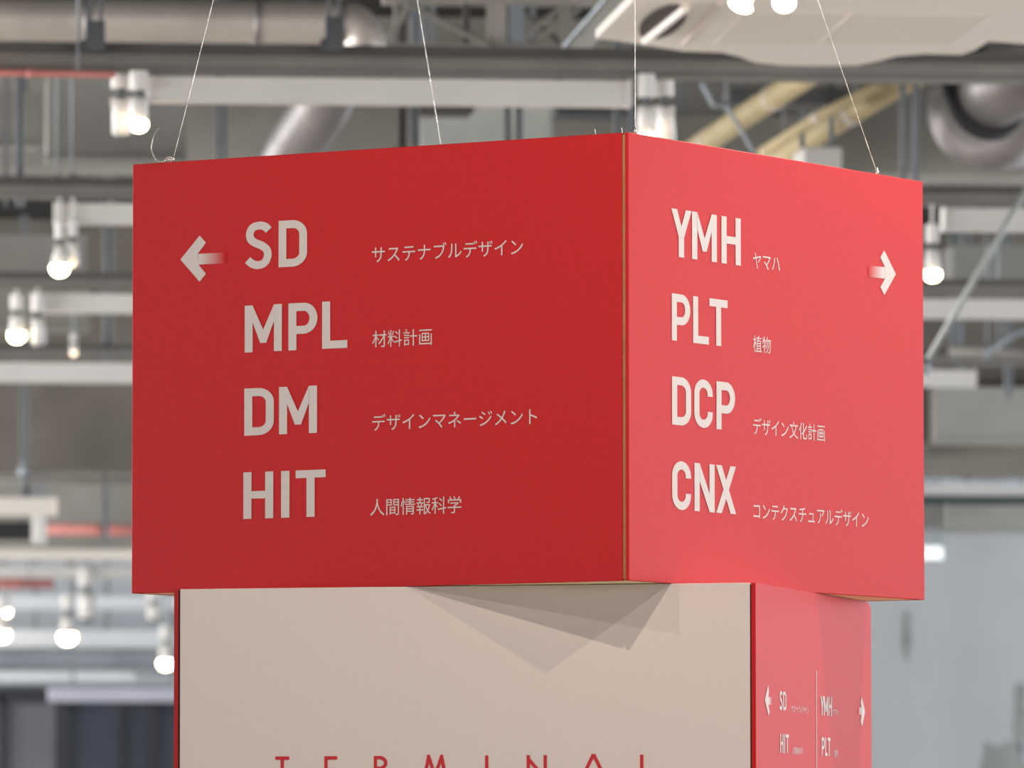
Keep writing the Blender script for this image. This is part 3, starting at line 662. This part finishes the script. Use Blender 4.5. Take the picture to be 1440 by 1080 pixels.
# TERMINAL in thin geometric capitals
cap = LF.uv(387, 1063.7)[1]-LF.uv(387, 1101.7)[1]
_, zt_ = LF.uv(387, 1063.7); zb_ = zt_-cap; th = 4.7/657
def P2(c, x0, x1):
    u0 = LF.uv(x0, 1070)[0]; u1 = LF.uv(x1, 1070)[0]; q = []
    def r(a_, b_, c_, d_): q.append(poly((u0+a_, zb_+b_), (u0+c_, zb_+b_), (u0+c_, zb_+d_), (u0+a_, zb_+d_)))
    wd = u1-u0
    if c == 'T': r(0, cap-th, wd, cap); r(wd/2-th/2, 0, wd/2+th/2, cap-th)
    if c == 'E': r(0, 0, th, cap); r(th, cap-th, wd, cap); r(th, cap*.5-th/2, wd*.95, cap*.5+th/2); r(th, 0, wd, th)
    if c == 'I': r(0, 0, th, cap)
    if c == 'L': r(0, 0, th, cap); r(th, 0, wd, th)
    if c == 'R':
        r(0, 0, th, cap); q.append(stroke([(u0+th, zb_+cap-th/2)]+arc(u0+wd-cap*.27, zb_+cap*.74, cap*.25-th*.1, cap*.26-th/2, 90, -90, 12)+[(u0+th, zb_+cap*.48+th/2)], th))
        q.append(stroke([(u0+wd*.45, zb_+cap*.5), (u0+wd*1.02, zb_)], th*1.1))
    if c == 'N': r(0, 0, th, cap); r(wd-th, 0, wd, cap); q.append(poly((u0, zb_+cap*1.03), (u0, zb_+cap*.84), (u0+wd, zb_-cap*.03), (u0+wd, zb_+cap*.16)))
    if c == 'M':
        q.append(stroke([(u0-wd*.10, zb_), (u0+wd*.17, zb_+cap*.96)], th)); q.append(stroke([(u0+wd*1.10, zb_), (u0+wd*.83, zb_+cap*.96)], th))
        q.append(stroke([(u0+wd*.14, zb_+cap*1.03), (u0+wd*.5, zb_+cap*.25)], th)); q.append(stroke([(u0+wd*.86, zb_+cap*1.03), (u0+wd*.5, zb_+cap*.25)], th))
    if c == 'A':
        q.append(stroke([(u0, zb_), (u0+wd*.5, zb_+cap*1.02)], th)); q.append(stroke([(u0+wd, zb_), (u0+wd*.5, zb_+cap*1.02)], th)); r(wd*.2, cap*.27, wd*.8, cap*.27+th)
    LF.build('letter', q, REDV)
for c, x0_, x1_ in (('T', 387, 406.7), ('E', 456, 474), ('R', 525.5, 543.5), ('M', 598, 625.5), ('I', 682, 686.7), ('N', 740.5, 769), ('A', 815.5, 853.5), ('L', 900, 919)): P2(c, x0_, x1_)

# ------------------------------------------------------------------ hanging wires
def box_pt(x, y, z=HU):
    return ub_m @ Vector((x, y, z))
ub_m = Matrix.Translation(NU) @ Matrix.Rotation(ub.rotation_euler.z, 4, 'Z')
def depth_of(p): return (p-CAM).dot(c_f)
ZR = ZB-.0
def wire(px0, py0, px1, py1, y_loc, dy, label):
    # lower end on the box top at pixel px1,py1 ; the upper end on the rails
    p = Wz(px1, py1, NU.z+HU)
    if y_loc is not None: p = y_loc + Vector((0, 0, .003))
    d = ray(px0, py0); q = CAM+d*((p.y+dy*(py1-py0)/680-CAM.y)/d.y); v_ = (q-p); k = (ZR-p.z)/v_.z; top = p+v_*k
    t = thing('wire', label, 'wire', p, group='wires the red box hangs from')
    # two twisted strands
    L_ = (top-p).length; n = int(L_/.012); ex = Vector((1, 0, 0)); ey = v_.normalized().cross(ex).normalized()
    for s_ in (0, PI):
        pts_ = [p.lerp(top, k/n)+(ex*math.cos(k*1.05+s_)+ey*math.sin(k*1.05+s_))*.00045 for k in range(n+1)]
        part_abs('strand', tube(pts_, .0005, 5), WIRE, t, True)
    part_abs('knot', tube([p+Vector((0, 0, -.003)), p+Vector((.001, 0, .004)), p+Vector((0, 0, .011))], [.0026, .0034, .0012], 8), WIRE, t, True)
    return t, p, top
def corner_at(px, x=None, y=None):                 # point on the upper edge of a face seen above pixel column px
    Fa = UL if y is not None and x is None else UR
    return None
ue = lambda px: box_pt(UL.uv(px, 210)[0], TH*.6)
re_ = lambda px: box_pt(-TH*.5, UR.uv(px, 220)[0])
tops = []
w1, p1, t1 = wire(300, 0, 241, 225, ue(241)+Vector((0, 0, 0)), 0, 'wire with a loose curled end, leftmost on the red box')
w2, p2, t2 = wire(587, 0, 616, 203, box_pt(-WU+.03, DU-.03), 0, 'wire rising from the hidden back corner, second from the left')
w3, p3, t3 = wire(893, 0, 896, 188, re_(896), 0, 'upright wire at the near corner of the red box')
w4, p4, t4 = wire(1150, 0, 1236, 243, re_(1236), 0, 'wire at the right end of the red box, leaning left')
# curled loose tail and knot loop
cp_ = [W(241, 226, p1.y), W(234, 222, p1.y), W(231, 227, p1.y), W(222, 227, p1.y), W(216, 219, p1.y), W(213, 207, p1.y-.01), W(216, 192, p1.y-.01), W(223, 180, p1.y-.02)]
part_abs('loose_end', tube(catmull(cp_, 6), .0010, 6), WIRE, w1, True)
part_abs('loop', tube(catmull([W(242, 222, p1.y), W(236, 221, p1.y), W(231, 226, p1.y), W(238, 225, p1.y), W(243, 226, p1.y)], 6), .0009, 6), WIRE, w1, True)
# cross rails above the sign that the wires are tied to
def cross_rail(x, label):
    t = thing('cross_rail', label, 'rail', (x, 11.8, ZR), group='rails the red box hangs from')
    part_abs('channel', box((x-.02, 11.8, ZR-.0), (x+.02, 17.4, ZR+.012)), RAIL, t); part_abs('lip', box((x-.03, 11.8, ZR-.006), (x+.03, 17.4, ZR)), RAIL, t)

for nm, tp, lab in (('a', (t1, t2), 'upper tie rail of the two left wires'), ('b', (t3, t4), 'upper tie rail of the two right wires')):
    P_ = [Vector(tp[0]), Vector(tp[1])]; d_ = (P_[1]-P_[0]).normalized()
    t = thing('tie_rail', lab, 'rail', P_[0], group='rails the red box hangs from')
    part_abs('tube', tube([P_[0]-d_*.3+Vector((0, 0, .012)), P_[1]+d_*.3+Vector((0, 0, .012))], .014, 10), RAIL, t, True)
    for q_ in P_: part_abs('support', tube([q_+Vector((0, 0, .012)), Vector((q_.x, q_.y, ZC))], .006, 8), STRUT, t, True)

# ------------------------------------------------------------------ spotlights over the sign (they cast the layered shadows)
def lfront(px, py):
    u, z = LF.uv(px, py); a_, b_ = frame(YL); return NL + a_*(-u) + UZ*(z-HL)
def lside(px, py):
    u, z = LR.uv(px, py); a_, b_ = frame(YL); return NL + b_*u + UZ*(z-HL)
def aimed(P, S, zl, power, col, rad=.03, cone=70, tgt=None):
    d = (P-S).normalized(); k = (zl-P.z)/d.z; L_ = P+d*k
    li = bpy.data.lights.new('spot_lamp', 'SPOT'); li.energy = power; li.color = col; li.shadow_soft_size = rad; li.spot_size = math.radians(cone); li.spot_blend = .6
    o = bpy.data.objects.new('spot_lamp', li); C.objects.link(o); o.location = L_
    o.rotation_euler = ((tgt or P)-L_).to_track_quat('-Z', 'Y').to_euler(); print('lamp', tuple(round(c, 2) for c in L_)); return o
WARM = (1, .86, .76)
aimed(NU, lfront(885, 915), EYE+2.95, SP[0], WARM)
aimed(NU, lfront(768, 947), EYE+2.95, SP[1], WARM)
aimed(NU, lfront(955, 893), EYE+2.95, SP[2], WARM)
RC = box_pt(0, DU, 0)
aimed(RC, lside(1199, 1370), EYE+2.95, SP[3], (1, .9, .8), cone=90)
